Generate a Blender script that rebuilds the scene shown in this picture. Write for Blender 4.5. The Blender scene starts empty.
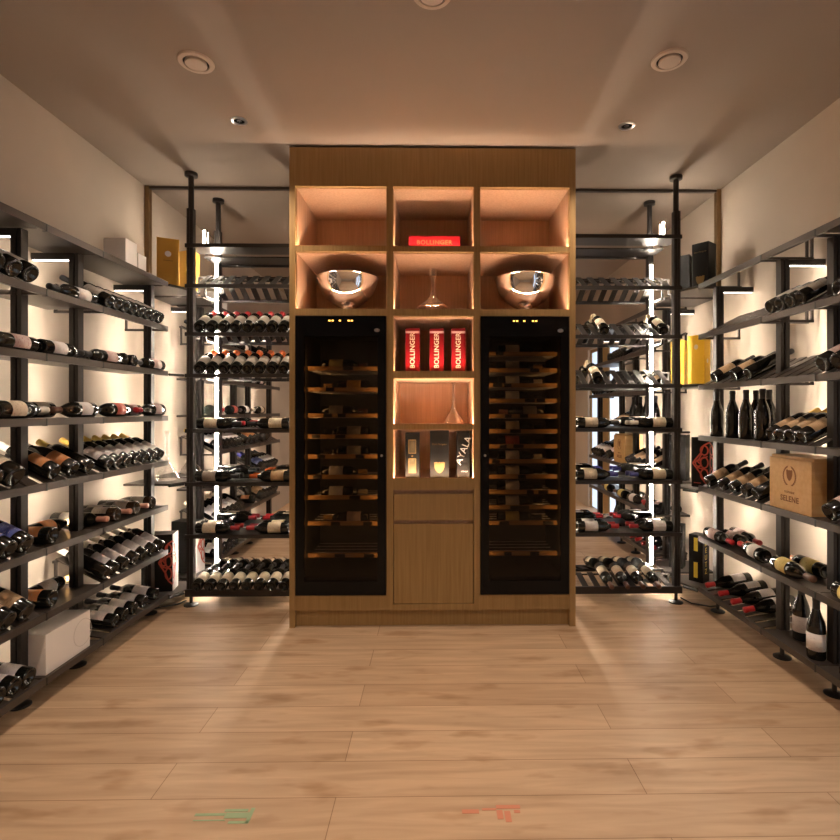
import bpy, bmesh, math, random
from mathutils import Vector, Matrix
random.seed(7)
SC = bpy.context.scene
COL = SC.collection
R = math.radians

# ---------------------------------------------------------------- camera, world, exposure
F, PX, PY, SY, H = 525.0, 443.0, 410.0, 0.0148, 1.365   # focal length in px, principal point, sine of yaw, eye height
CY = math.sqrt(1 - SY * SY)
cam_d = bpy.data.cameras.new('camera')
cam_d.sensor_width = 36; cam_d.sensor_fit = 'HORIZONTAL'
cam_d.lens = F / 840 * 36
cam_d.shift_x = -(PX - 420) / 840
cam_d.shift_y = (PY - 420) / 840
cam_d.clip_start = 0.02
cam = bpy.data.objects.new('camera', cam_d); COL.objects.link(cam)
cam.location = (0, 0, H); cam.rotation_euler = (R(90), 0, -math.asin(SY))
SC.camera = cam
w = bpy.data.worlds.new('world'); SC.world = w; w.use_nodes = True
w.node_tree.nodes['Background'].inputs[0].default_value = (1, .8, .6, 1)
w.node_tree.nodes['Background'].inputs[1].default_value = 0.004
vs = SC.view_settings
vs.view_transform = 'Standard'; vs.look = 'None'; vs.gamma = 1; vs.use_curve_mapping = False
vs.exposure = 1.28
SC.cycles.max_bounces = 10; SC.cycles.diffuse_bounces = 5; SC.cycles.glossy_bounces = 5
SC.cycles.transparent_max_bounces = 12; SC.cycles.transmission_bounces = 6
SC.cycles.sample_clamp_indirect = 60.0
SC.cycles.use_guiding = True; SC.cycles.use_surface_guiding = True

LED_COL = (1.0, .86, .69)
LED_SIDE, LED_BACK, LED_NICHE, LED_BAR = 29.0, 84.0, 130.0, 2.4
LED_TOP, LED_INNER = 100.0, 30.0
SPOT_W = 23.0
FR_W = (.4, .25)

def spot(name, x, y, wts, size=R(115), blend=.9, col=(1, .79, .58)):
    d = bpy.data.lights.new(name, 'SPOT'); d.energy = wts; d.spot_size = size; d.spot_blend = blend
    d.color = col; d.shadow_soft_size = .035
    o = bpy.data.objects.new(name, d); COL.objects.link(o); o.location = (x, y, 2.985)
    return o

# ---------------------------------------------------------------- picture helpers (photo pixel + known plane -> point)
def ray(px):
    t = (px - PX) / F
    return t * CY + SY, -t * SY + CY
def yL(px, x):                       # y of a point at plane x
    dx, dy = ray(px); return x * dy / dx
def xY(px, y):                       # x of a point at plane y
    dx, dy = ray(px); return y * dx / dy
def zP(py, x, y):                    # z of a point at x, y
    return H - (py - PY) * (x * SY + y * CY) / F

# ---------------------------------------------------------------- materials
def mat(name, col, rough=.5, metal=0., emit=None, strength=0., coat=0., spec=.5):
    m = bpy.data.materials.new(name); m.use_nodes = True
    b = m.node_tree.nodes['Principled BSDF']
    b.inputs['Base Color'].default_value = (*col, 1)
    b.inputs['Roughness'].default_value = rough
    b.inputs['Metallic'].default_value = metal
    b.inputs['Coat Weight'].default_value = coat
    b.inputs['Specular IOR Level'].default_value = spec
    if emit:
        b.inputs['Emission Color'].default_value = (*emit, 1)
        b.inputs['Emission Strength'].default_value = strength
    return m
def noise_mat(name, c1, c2, scale, stretch, rough=.5, detail=5, bump=0., spec=.4):
    m = mat(name, c1, rough, spec=spec); nt = m.node_tree; b = nt.nodes['Principled BSDF']
    tc = nt.nodes.new('ShaderNodeTexCoord'); mp = nt.nodes.new('ShaderNodeMapping')
    mp.inputs['Scale'].default_value = stretch
    nz = nt.nodes.new('ShaderNodeTexNoise'); nz.inputs['Scale'].default_value = scale; nz.inputs['Detail'].default_value = detail
    rp = nt.nodes.new('ShaderNodeValToRGB')
    rp.color_ramp.elements[0].position = .3; rp.color_ramp.elements[1].position = .7
    rp.color_ramp.elements[0].color = (*c1, 1); rp.color_ramp.elements[1].color = (*c2, 1)
    nt.links.new(tc.outputs['Object'], mp.inputs[0]); nt.links.new(mp.outputs[0], nz.inputs[0])
    nt.links.new(nz.outputs[0], rp.inputs[0]); nt.links.new(rp.outputs[0], b.inputs['Base Color'])
    if bump:
        bp = nt.nodes.new('ShaderNodeBump'); bp.inputs['Strength'].default_value = bump; bp.inputs['Distance'].default_value = .002
        nt.links.new(nz.outputs[0], bp.inputs['Height']); nt.links.new(bp.outputs[0], b.inputs['Normal'])
    return m
def glassy(name, tint, rough=.0, ior=1.45, boost=1.0):
    m = bpy.data.materials.new(name); m.use_nodes = True; nt = m.node_tree; nt.nodes.clear()
    o = nt.nodes.new('ShaderNodeOutputMaterial'); mx = nt.nodes.new('ShaderNodeMixShader')
    lw = nt.nodes.new('ShaderNodeLayerWeight'); lw.inputs[0].default_value = .5
    pw = nt.nodes.new('ShaderNodeMath'); pw.operation = 'POWER'; pw.inputs[1].default_value = 3.2
    fr = nt.nodes.new('ShaderNodeMath'); fr.operation = 'MULTIPLY_ADD'; fr.inputs[1].default_value = .9; fr.inputs[2].default_value = ((ior - 1) / (ior + 1)) ** 2
    nt.links.new(lw.outputs['Facing'], pw.inputs[0]); nt.links.new(pw.outputs[0], fr.inputs[0])
    tr = nt.nodes.new('ShaderNodeBsdfTransparent'); tr.inputs[0].default_value = (*tint, 1)
    gl = nt.nodes.new('ShaderNodeBsdfGlossy'); gl.inputs['Roughness'].default_value = rough; gl.inputs[0].default_value = (boost, boost, boost, 1)
    nt.links.new(fr.outputs[0], mx.inputs[0]); nt.links.new(tr.outputs[0], mx.inputs[1])
    nt.links.new(gl.outputs[0], mx.inputs[2]); nt.links.new(mx.outputs[0], o.inputs[0])
    return m
def floor_mat():
    m = mat('oak_planks', (.5, .33, .2), .5, spec=.35); nt = m.node_tree; b = nt.nodes['Principled BSDF']; L = nt.links.new
    tc = nt.nodes.new('ShaderNodeTexCoord')
    br = nt.nodes.new('ShaderNodeTexBrick'); br.offset = .37; br.offset_frequency = 2
    br.inputs['Color1'].default_value = (.60, .43, .29, 1); br.inputs['Color2'].default_value = (.52, .36, .235, 1)
    br.inputs['Mortar'].default_value = (.26, .155, .085, 1)
    br.inputs['Scale'].default_value = 1; br.inputs['Mortar Size'].default_value = .0016; br.inputs['Mortar Smooth'].default_value = .3
    br.inputs['Brick Width'].default_value = 1.75; br.inputs['Row Height'].default_value = .19
    mp0 = nt.nodes.new('ShaderNodeMapping'); mp0.inputs['Location'].default_value = (.35, .045, 0)
    L(tc.outputs['Object'], mp0.inputs[0]); L(mp0.outputs[0], br.inputs[0])
    # long soft grain
    mp = nt.nodes.new('ShaderNodeMapping'); mp.inputs['Scale'].default_value = (.9, 10, 1); L(tc.outputs['Object'], mp.inputs[0])
    nz = nt.nodes.new('ShaderNodeTexNoise'); nz.inputs['Scale'].default_value = 2.2; nz.inputs['Detail'].default_value = 7; nz.inputs['Distortion'].default_value = .6
    L(mp.outputs[0], nz.inputs[0])
    rp = nt.nodes.new('ShaderNodeValToRGB'); rp.color_ramp.elements[0].position = .32; rp.color_ramp.elements[1].position = .66
    rp.color_ramp.elements[0].color = (.70, .66, .62, 1); rp.color_ramp.elements[1].color = (1.06, 1.05, 1.04, 1)
    L(nz.outputs[0], rp.inputs[0])
    mx = nt.nodes.new('ShaderNodeMix'); mx.data_type = 'RGBA'; mx.blend_type = 'MULTIPLY'; mx.inputs[0].default_value = .7
    L(br.outputs['Color'], mx.inputs['A']); L(rp.outputs[0], mx.inputs['B'])
    # knots
    mp2 = nt.nodes.new('ShaderNodeMapping'); mp2.inputs['Scale'].default_value = (2.2, 7, 1); L(tc.outputs['Object'], mp2.inputs[0])
    n2 = nt.nodes.new('ShaderNodeTexNoise'); n2.inputs['Scale'].default_value = 1.4; n2.inputs['Detail'].default_value = 3; L(mp2.outputs[0], n2.inputs[0])
    r2 = nt.nodes.new('ShaderNodeValToRGB'); r2.color_ramp.elements[0].position = .57; r2.color_ramp.elements[1].position = .72
    r2.color_ramp.elements[0].color = (1, 1, 1, 1); r2.color_ramp.elements[1].color = (.66, .56, .46, 1)
    L(n2.outputs[0], r2.inputs[0])
    m2 = nt.nodes.new('ShaderNodeMix'); m2.data_type = 'RGBA'; m2.blend_type = 'MULTIPLY'; m2.inputs[0].default_value = .8
    L(mx.outputs['Result'], m2.inputs['A']); L(r2.outputs[0], m2.inputs['B']); L(m2.outputs['Result'], b.inputs['Base Color'])
    bp = nt.nodes.new('ShaderNodeBump'); bp.inputs['Strength'].default_value = .15; bp.inputs['Distance'].default_value = .002; bp.invert = True
    L(br.outputs['Fac'], bp.inputs['Height']); L(bp.outputs[0], b.inputs['Normal'])
    return m

M = {}
M['floor'] = floor_mat()
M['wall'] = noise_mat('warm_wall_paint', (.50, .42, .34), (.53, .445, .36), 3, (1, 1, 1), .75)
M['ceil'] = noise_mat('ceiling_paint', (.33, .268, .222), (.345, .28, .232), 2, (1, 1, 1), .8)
M['oak'] = noise_mat('oak_veneer', (.30, .182, .068), (.39, .245, .10), 9, (9, 9, .35), .48, 6)
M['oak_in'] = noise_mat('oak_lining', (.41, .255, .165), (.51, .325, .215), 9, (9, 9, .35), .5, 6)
M['iron'] = mat('anthracite_metal', (.035, .029, .026), .42, .35)
M['iron2'] = mat('brown_black_metal', (.075, .06, .052), .38, .4)
M['black'] = mat('matt_black', (.012, .011, .011), .4)
M['gap'] = mat('shadow_gap', (.008, .006, .005), .8)
M['gloss_black'] = mat('gloss_black', (.004, .004, .005), .15, spec=.2)
M['mirror'] = mat('mirror_silver', (.86, .86, .87), .0, 1.0)
M['bronze'] = mat('bronze_frame', (.22, .135, .06), .4, .5)
M['chrome'] = mat('polished_steel', (.80, .80, .84), .07, 1.0)
M['steel'] = mat('brushed_steel', (.6, .6, .62), .3, 1.0)
M['led'] = mat('led_strip', (1, 1, 1), .5, 0, LED_COL, LED_SIDE)
M['led_back'] = mat('led_strip_pole', (1, 1, 1), .5, 0, LED_COL, LED_BACK)
M['led_top'] = mat('led_strip_top', (1, 1, 1), .5, 0, LED_COL, LED_TOP)
M['led_inner'] = mat('led_strip_inner', (1, 1, 1), .5, 0, LED_COL, LED_INNER)
M['led_niche'] = mat('led_strip_niche', (1, .9, .8), .5, 0, (1, .74, .54), LED_NICHE)
M['led_bar'] = mat('led_bar', (1, 1, 1), .5, 0, (1, .88, .74), LED_BAR)
M['amber'] = mat('amber_display', (1, .5, .1), .5, 0, (1, .5, .08), 1.6)
M['lampdot'] = mat('fridge_lamp', (1, .9, .7), .5, 0, (1, .75, .4), 6)
M['fridge_in'] = mat('fridge_lining', (.05, .045, .042), .6)
M['fridge_wood'] = noise_mat('beech_shelf_front', (.50, .27, .09), (.62, .36, .14), 6, (1, 6, 6), .5)
M['tint'] = glassy('smoked_glass', (.52, .47, .44), 0, 1.4, .45)
M['clear'] = glassy('clear_glass', (.95, .95, .95), .02, 1.75)
M['day'] = mat('daylit_glass', (.7, .8, .85), .3, 0, (.62, .80, 1.0), .5)
M['white_box'] = mat('white_card', (.84, .80, .78), .5)
M['gold_box'] = mat('gold_card', (.62, .34, .055), .45, .15)
M['yellow_box'] = mat('yellow_card', (.85, .50, .02), .45)
M['red_box'] = mat('red_card', (.20, .003, .007), .42, spec=.3)
M['dark_box'] = mat('black_card', (.008, .007, .006), .45, spec=.2)
M['grey_box'] = mat('pale_grey_card', (.62, .58, .56), .5)
M['art_red'] = mat('coral_print', (.55, .085, .05), .45)
M['gold_ink'] = mat('gold_foil', (.24, .155, .055), .4, .5)
M['yellow_ink'] = mat('yellow_foil', (.80, .58, .06), .4, .2)
M['cream_ink'] = mat('cream_ink', (.80, .68, .50), .5)
M['silver_ink'] = mat('silver_ink', (.62, .6, .58), .35, .4)
M['silver_band'] = mat('pale_pink_foil', (.72, .55, .55), .35, .3)
M['brown_ink'] = mat('burnt_ink', (.24, .10, .03), .7)
M['pine'] = noise_mat('pine_wood', (.62, .37, .145), (.70, .45, .20), 5, (8, 1.2, 8), .5)
M['green_mark'] = mat('green_streak', (.30, .42, .25), .5)
M['red_mark'] = mat('red_streak', (.62, .24, .15), .5)
M['vent'] = mat('vent_paint', (.60, .49, .40), .6)
# bottles
M['glass_dark'] = mat('dark_bottle_glass', (.006, .0062, .005), .08, coat=.25)
M['glass_brown'] = mat('brown_bottle_glass', (.030, .016, .008), .09, coat=.3)
def label_mat(name, col, ink):
    m = mat(name, col, .55); nt = m.node_tree; b = nt.nodes['Principled BSDF']; L = nt.links.new
    tc = nt.nodes.new('ShaderNodeTexCoord'); mp = nt.nodes.new('ShaderNodeMapping'); mp.inputs['Scale'].default_value = (30, 30, 70)
    nz = nt.nodes.new('ShaderNodeTexNoise'); nz.inputs['Scale'].default_value = 3; nz.inputs['Detail'].default_value = 2
    rp = nt.nodes.new('ShaderNodeValToRGB'); rp.color_ramp.elements[0].position = .60; rp.color_ramp.elements[1].position = .66
    rp.color_ramp.elements[0].color = (*col, 1); rp.color_ramp.elements[1].color = (*ink, 1)
    L(tc.outputs['Object'], mp.inputs[0]); L(mp.outputs[0], nz.inputs[0]); L(nz.outputs[0], rp.inputs[0]); L(rp.outputs[0], b.inputs['Base Color'])
    return m
LABELS = {'white': ((.84, .80, .81), (.66, .62, .62)), 'cream': ((.74, .64, .50), (.42, .33, .22)), 'tan': ((.58, .40, .24), (.40, .25, .13)),
          'grey': ((.36, .32, .28), (.24, .2, .17)), 'orange': ((.62, .26, .09), (.46, .30, .2)), 'blue': ((.10, .13, .42), (.45, .45, .6)),
          'red': ((.55, .10, .08), (.7, .5, .42)), 'yellow': ((.74, .60, .22), (.5, .36, .1)), 'pink': ((.62, .48, .46), (.4, .12, .12)), 'gold': ((.70, .36, .05), (.25, .12, .02))}
for k, (c, i) in LABELS.items(): M['label_' + k] = label_mat('label_' + k, c, i)
CAPS = {'black': (.012, .011, .012), 'red': (.42, .015, .02), 'orange': (.62, .13, .02), 'yellow': (.66, .44, .10), 'cream': (.72, .62, .46), 'blue': (.04, .04, .25),
        'white': (.8, .76, .7), 'pink': (.55, .26, .2), 'brown': (.12, .05, .03), 'gold': (.5, .30, .12)}
for k, c in CAPS.items(): M['cap_' + k] = mat('capsule_' + k, c, .38)

# ---------------------------------------------------------------- mesh helpers
def wl(o):
    v = Vector((0, 0, 0))
    while o: v += o.location; o = o.parent
    return v
def obj(name, bm, m, parent=None, smooth=False, local=False, bevel=0.):
    """link one mesh; parts are given in world coordinates unless local"""
    if bevel:
        bmesh.ops.bevel(bm, geom=list(bm.edges), offset=bevel, segments=2, profile=.7, affect='EDGES')
    me = bpy.data.meshes.new(name)
    if parent and not local:
        bmesh.ops.translate(bm, verts=bm.verts, vec=-wl(parent))
    bmesh.ops.recalc_face_normals(bm, faces=bm.faces)
    bm.to_mesh(me); bm.free()
    if smooth:
        me.shade_smooth()
        try: me.set_sharp_from_angle(angle=R(40))
        except Exception: pass
    for mm in (m if isinstance(m, (list, tuple)) else [m]): me.materials.append(mm)
    o = bpy.data.objects.new(name, me); COL.objects.link(o)
    if parent: o.parent = parent
    return o
def B(): return bmesh.new()
def box(bm, x0, x1, y0, y1, z0, z1, mi=0):
    vs_ = [bm.verts.new(p) for p in ((x0, y0, z0), (x1, y0, z0), (x1, y1, z0), (x0, y1, z0), (x0, y0, z1), (x1, y0, z1), (x1, y1, z1), (x0, y1, z1))]
    for f in ((0, 3, 2, 1), (4, 5, 6, 7), (0, 1, 5, 4), (1, 2, 6, 5), (2, 3, 7, 6), (3, 0, 4, 7)):
        fc = bm.faces.new([vs_[i] for i in f]); fc.material_index = mi
    return bm
def bx(*a): return box(B(), *a)
def hexa(bm, pts):                   # 8 points: bottom ring, top ring
    v = [bm.verts.new(p) for p in pts]
    for f in ((0, 3, 2, 1), (4, 5, 6, 7), (0, 1, 5, 4), (1, 2, 6, 5), (2, 3, 7, 6), (3, 0, 4, 7)): bm.faces.new([v[i] for i in f])
def lathe(bm, prof, n=20, c=(0, 0, 0), smooth=True):
    rings = []
    for r, z in prof:
        if r < 1e-6: rings.append([bm.verts.new((c[0], c[1], c[2] + z))])
        else: rings.append([bm.verts.new((c[0] + r * math.cos(2 * math.pi * k / n), c[1] + r * math.sin(2 * math.pi * k / n), c[2] + z)) for k in range(n)])
    for a, b in zip(rings, rings[1:]):
        for k in range(n):
            j = (k + 1) % n
            if len(a) == 1 and len(b) == 1: continue
            if len(a) == 1: f = [a[0], b[j], b[k]]
            elif len(b) == 1: f = [a[k], a[j], b[0]]
            else: f = [a[k], a[j], b[j], b[k]]
            bm.faces.new(f)
    return bm
def tube(bm, pts, r, n=8):
    pts = [Vector(p) for p in pts]; rings = []
    for i, p in enumerate(pts):
        d = (pts[min(i + 1, len(pts) - 1)] - pts[max(i - 1, 0)]).normalized()
        u = d.cross(Vector((0, 0, 1)));  u = u.normalized() if u.length > 1e-4 else Vector((1, 0, 0))
        v = d.cross(u)
        rings.append([bm.verts.new(p + r * (math.cos(2 * math.pi * k / n) * u + math.sin(2 * math.pi * k / n) * v)) for k in range(n)])
    for a, b in zip(rings, rings[1:]):
        for k in range(n): bm.faces.new([a[k], a[(k + 1) % n], b[(k + 1) % n], b[k]])
    bm.faces.new(rings[0][::-1]); bm.faces.new(rings[-1])
    return bm
def tag(o, label, cat, group=None):
    o['label'] = label; o['category'] = cat
    if group: o['group'] = group
    return o
def thing(name, label, cat, loc=(0, 0, 0), rz=0., group=None):
    o = bpy.data.objects.new(name, None); COL.objects.link(o); o.empty_display_size = .1
    o.location = loc; o.rotation_euler = (0, 0, rz)
    return tag(o, label, cat, group)
def struct(name, bm, m):
    o = obj(name, bm, m); o['kind'] = 'structure'; return o
def text(name, s, size, m, parent, loc, rot, extrude=.0004, align='CENTER', space=1.0, bold=0.):
    c = bpy.data.curves.new(name, 'FONT'); c.body = s; c.size = size; c.extrude = extrude
    c.align_x = align; c.align_y = 'CENTER'; c.space_character = space; c.resolution_u = 3
    c.offset = bold
    tmp = bpy.data.objects.new(name, c); COL.objects.link(tmp)
    me = bpy.data.meshes.new_from_object(tmp.evaluated_get(bpy.context.evaluated_depsgraph_get()))
    bpy.data.objects.remove(tmp); bpy.data.curves.remove(c)
    me.materials.clear(); me.materials.append(m)
    t = bpy.data.objects.new(name, me); COL.objects.link(t); t.parent = parent
    t.location = loc; t.rotation_euler = rot
    return t

# ---------------------------------------------------------------- room
XW, YM, YR, HC = 2.15, 3.93, -1.7, 3.025
struct('floor', bx(-XW - .1, XW + .1, YR - .1, YM + .1, -.06, 0), M['floor'])
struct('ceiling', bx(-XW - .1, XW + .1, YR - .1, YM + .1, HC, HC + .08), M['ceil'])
struct('wall_left', bx(-XW - .1, -XW, YR, YM + .04, 0, HC), M['wall'])
wr = B(); box(wr, XW, XW + .1, 1.85, YM + .04, 0, HC); box(wr, XW, XW + .1, YR, .50, 0, HC); box(wr, XW, XW + .1, .50, 1.85, 2.2, HC)
struct('wall_right', wr, M['wall'])
struct('wall_back', bx(-XW, XW, YM + .04, YM + .1, 0, HC), M['wall'])
struct('wall_rear', bx(-XW, XW, YR - .1, YR, 0, HC), M['wall'])
dr = struct('door_1', bx(XW + .05, XW + .07, 0.54, 1.81, .02, 2.17), M['day'])
fr = B()
for a in ((.50, .54, 0, 2.2), (1.81, 1.85, 0, 2.2), (.54, 1.81, 2.16, 2.2), (1.02, 1.28, 0, 2.16)): box(fr, XW + .035, XW + .085, a[0], a[1], a[2], a[3])
obj('door_frame', fr, M['oak'], dr)
# mirror over the whole back wall
mr = thing('wall_mirror', 'floor-to-ceiling mirror in a thin bronze frame covering the back wall', 'mirror', (0, YM, 0))
obj('mirror_pane', bx(-XW + .03, XW - .03, YM, YM + .02, .0, HC - .018), M['mirror'], mr)
f = B(); box(f, -XW + .004, -XW + .034, YM - .022, YM + .03, 0, HC - .003); box(f, XW - .034, XW - .004, YM - .022, YM + .03, 0, HC - .003)
obj('mirror_frame', f, M['bronze'], mr)
obj('top_rail', bx(-XW + .034, XW - .034, YM - .014, YM + .03, HC - .020, HC - .004), M['iron2'], mr)

# ---------------------------------------------------------------- oak cabinet
YC, YB = 3.30, 3.88
cx = lambda px: xY(px, YC)
cz = lambda py: zP(py, 0, YC)
cab = thing('oak_cabinet', 'tall oak cabinet with lit niches in the middle of the back wall', 'cabinet', (0, YC, 0))
XL, XR = cx(289.3), cx(575.6)
xl1, d1a, d1b, d2a, d2b, xr0 = cx(295), cx(386.5), cx(393.2), cx(473.8), cx(480.2), cx(569.6)
def part(name, m, *boxes, bevel=0.):
    b = B()
    for a in boxes: box(b, *a)
    return obj(name, b, m, cab, bevel=bevel)
ZT = HC - .012
part('side_panel', M['oak'], (XL, xl1, YC, YM - .024, 0, ZT)); part('side_panel', M['oak'], (xr0, XR, YC, YM - .024, 0, ZT))
z_f = cz(186.5)
part('fascia', M['oak'], (xl1, xr0, YC + .002, YC + .03, z_f, ZT))
part('roof_panel', M['oak'], (xl1, xr0, YC + .03, YB, z_f, z_f + .02))
part('back_panel', M['oak_in'], (xl1, xr0, YB, YB + .02, .1, z_f + .02))
part('upright', M['oak'], (d1a, d1b, YC + .001, YB, .1, z_f)); part('upright', M['oak'], (d2a, d2b, YC + .001, YB, .1, z_f))
za1, za0 = cz(245.8), cz(251.5); zb1, zb0 = cz(308.8), cz(315.8)
cols = ((xl1, d1a), (d1b, d2a), (d2b, xr0))
shelves = [(c, za0, za1) for c in cols] + [(c, zb0, zb1) for c in cols]
zc1, zc0, zd1, zd0, ze1, ze0 = cz(371), cz(378), cz(424), cz(429.5), cz(478), cz(484)
shelves += [(cols[1], zc0, zc1), (cols[1], zd0, zd1), (cols[1], ze0, ze1)]
for (a, b), z0, z1 in shelves:
    part('shelf', M['oak'], (a, b, YC + .030, YB, z0, z1 - .012), (a, b, YC + .002, YC + .012, z0, z1), (a, b, YC + .012, YC + .030, z0, z1 - .026))
    up = .0105 if z1 < 1.5 else 0     # the two lower niches sit at eye height: shallower groove
    part('led_strip', M['led_niche'], (a + .006, b - .006, YC + .0125, YC + (.0290 if z1 < 1.5 else .0185), z1 - .0255 + up, z1 - .0235 + up))
# paler linings of the niches
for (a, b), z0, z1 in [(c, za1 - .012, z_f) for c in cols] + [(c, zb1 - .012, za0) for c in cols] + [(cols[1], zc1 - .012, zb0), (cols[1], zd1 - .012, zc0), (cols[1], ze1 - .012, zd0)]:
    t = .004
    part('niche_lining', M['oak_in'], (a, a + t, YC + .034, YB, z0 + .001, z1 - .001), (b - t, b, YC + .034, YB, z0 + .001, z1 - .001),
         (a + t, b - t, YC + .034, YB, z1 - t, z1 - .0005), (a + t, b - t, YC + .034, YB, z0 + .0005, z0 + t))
# drawer, door, rails, plinth
part('drawer_front', M['oak'], (d1b + .004, d2a - .004, YC + .004, YC + .024, cz(520.3), cz(494.2)), bevel=.0015)
part('cupboard_door', M['oak'], (d1b + .004, d2a - .004, YC + .004, YC + .024, cz(603.6), cz(524.2)), bevel=.0015)
part('top_rail', M['oak'], (d1b, d2a, YC + .002, YC + .03, cz(489.8), ze0))
part('recess', M['gap'], (d1b, d2a, YC + .05, YC + .06, cz(606), ze0))
part('finger_rail', M['oak_in'], (d1b, d2a, YC + .03, YC + .05, cz(496.5), cz(489)), (d1b, d2a, YC + .03, YC + .05, cz(525), cz(519.5)))
zf1, zf0 = cz(316), cz(595)
part('bottom_rail', M['oak'], (xl1, d1a, YC + .003, YC + .05, cz(610), zf0 - .002), (d2b, xr0, YC + .003, YC + .05, cz(610), zf0 - .002), (d1a, d2b, YC, YC + .05, cz(610), cz(604.2)))
part('plinth', M['oak'], (xl1, xr0, YC + .035, YC + .055, 0, cz(610)))

# wine fridges
def fridge(x0, x1, rows, label, seed):
    t = thing('wine_fridge', label, 'wine fridge', ((x0 + x1) / 2, YC, zf0), 0, 'built-in wine fridges')
    y0, y1 = YC + .035, YB - .02; g = .004
    z0, z1 = zf0 + .003, zf1 - .003; x0 += g; x1 -= g
    b = B(); k = .045
    box(b, x0, x0 + k, y0, y1, z0, z1); box(b, x1 - k, x1, y0, y1, z0, z1); box(b, x0 + k, x1 - k, y0, y1, z0, z0 + .10); box(b, x0 + k, x1 - k, y0, y1, z1 - .09, z1)
    box(b, x0 + k, x1 - k, y1 - .06, y1, z0 + .10, z1 - .09)
    obj('body', b, M['fridge_in'], t)
    fr_ = B(); s = .052
    for a in ((x0, x0 + s, z0, z1), (x1 - s, x1, z0, z1), (x0 + s, x1 - s, z0, z0 + .085), (x0 + s, x1 - s, z1 - .125, z1)): box(fr_, a[0], a[1], YC - .004, YC + .03, a[2], a[3])
    door = obj('door_frame', fr_, M['gloss_black'], t)
    obj('glass_pane', bx(x0 + s, x1 - s, YC + .0, YC + .006, z0 + .085, z1 - .125), M['tint'], door)
    xm = (x0 + x1) / 2 - .005
    for dx in (-.065, -.045, .0, .055, .075):
        obj('display_light', bx(xm + dx - .006, xm + dx + .006, YC - .006, YC - .004, z1 - .032, z1 - .024), M['amber'], t)
    e = B(); lathe(e, [(0, 0), (.016, 0), (.016, .003), (0, .003)], 16)
    for v in e.verts: v.co = Vector((x1 - .055 + v.co.x * 1.15, YC - .004 - v.co.z, z1 - .088 + v.co.y * .7))
    obj('emblem', e, M['steel'], t)
    xk = x1 - .026 if seed == 1 else x0 + .026
    e = B(); lathe(e, [(0, 0), (.008, 0), (.008, .004), (0, .004)], 12)
    for v in e.verts: v.co = Vector((xk + v.co.x, YC - .004 - v.co.z, cz(455.5) + v.co.y))
    obj('door_lock', e, M['steel'], t)
    rnd = random.Random(seed)
    zs = []
    for py in rows:
        z = zP(py, (x0 + x1) / 2, YC + .11); zs.append(z)
        b = B(); box(b, x0 + k + .004, x1 - k - .004, YC + .11, YC + .128, z - .026, z)
        sh = obj('shelf', b, M['fridge_wood'], t)
        for q in range(rnd.choice((1, 2, 2))):
            xq = x0 + k + .03 + rnd.random() * (x1 - x0 - 2 * k - .12); wq = .04 + .03 * rnd.random()
            obj('tag_holder', bx(xq, xq + wq, YC + .107, YC + .1099, z - .025, z - .001), M['black'], sh)
        b = B()
        for i in range(5): box(b, x0 + k + .004, x1 - k - .004, YC + .15 + i * .08, YC + .158 + i * .08, z - .03, z - .024)
        obj('wire_rack', b, M['steel'], sh)
    for dx in (-.06, .09):
        b = B(); lathe(b, [(0, 0), (.006, 0), (.006, .006), (0, .006)], 10, (xm + dx, YC + .1, z1 - .1)); obj('lamp', b, M['lampdot'], t)
    for xq in (x0 + s + .012, x1 - s - .012):
        ld = bpy.data.lights.new('interior_light', 'AREA'); ld.shape = 'RECTANGLE'; ld.size = .02; ld.size_y = 1.35; ld.energy = FR_W[seed - 1]; ld.color = (1, .58, .2)
        lo = bpy.data.objects.new('interior_light', ld); COL.objects.link(lo); lo.parent = t
        lo.location = Vector((xq, YC + .034, (z0 + z1) / 2 - .02)) - t.location; lo.rotation_euler = (R(90), 0, 0)
    return t, zs, x0 + k, x1 - k
rowsL = [366.5, 387.5, 413.5, 434.5, 454.5, 475, 495.5, 521.5, 553.5]
rowsR = [351.8, 368.3, 383.3, 398.6, 414, 429.2, 444.2, 459.3, 474.6, 490, 505.3, 521, 551.5]
FL = fridge(xl1, d1a, rowsL, 'black glass-door wine fridge with a yellow-labelled bottle on its top shelf', 1)
FR = fridge(d2b, xr0, rowsR, 'black glass-door wine fridge with thirteen closely spaced wooden shelves', 2)

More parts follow.
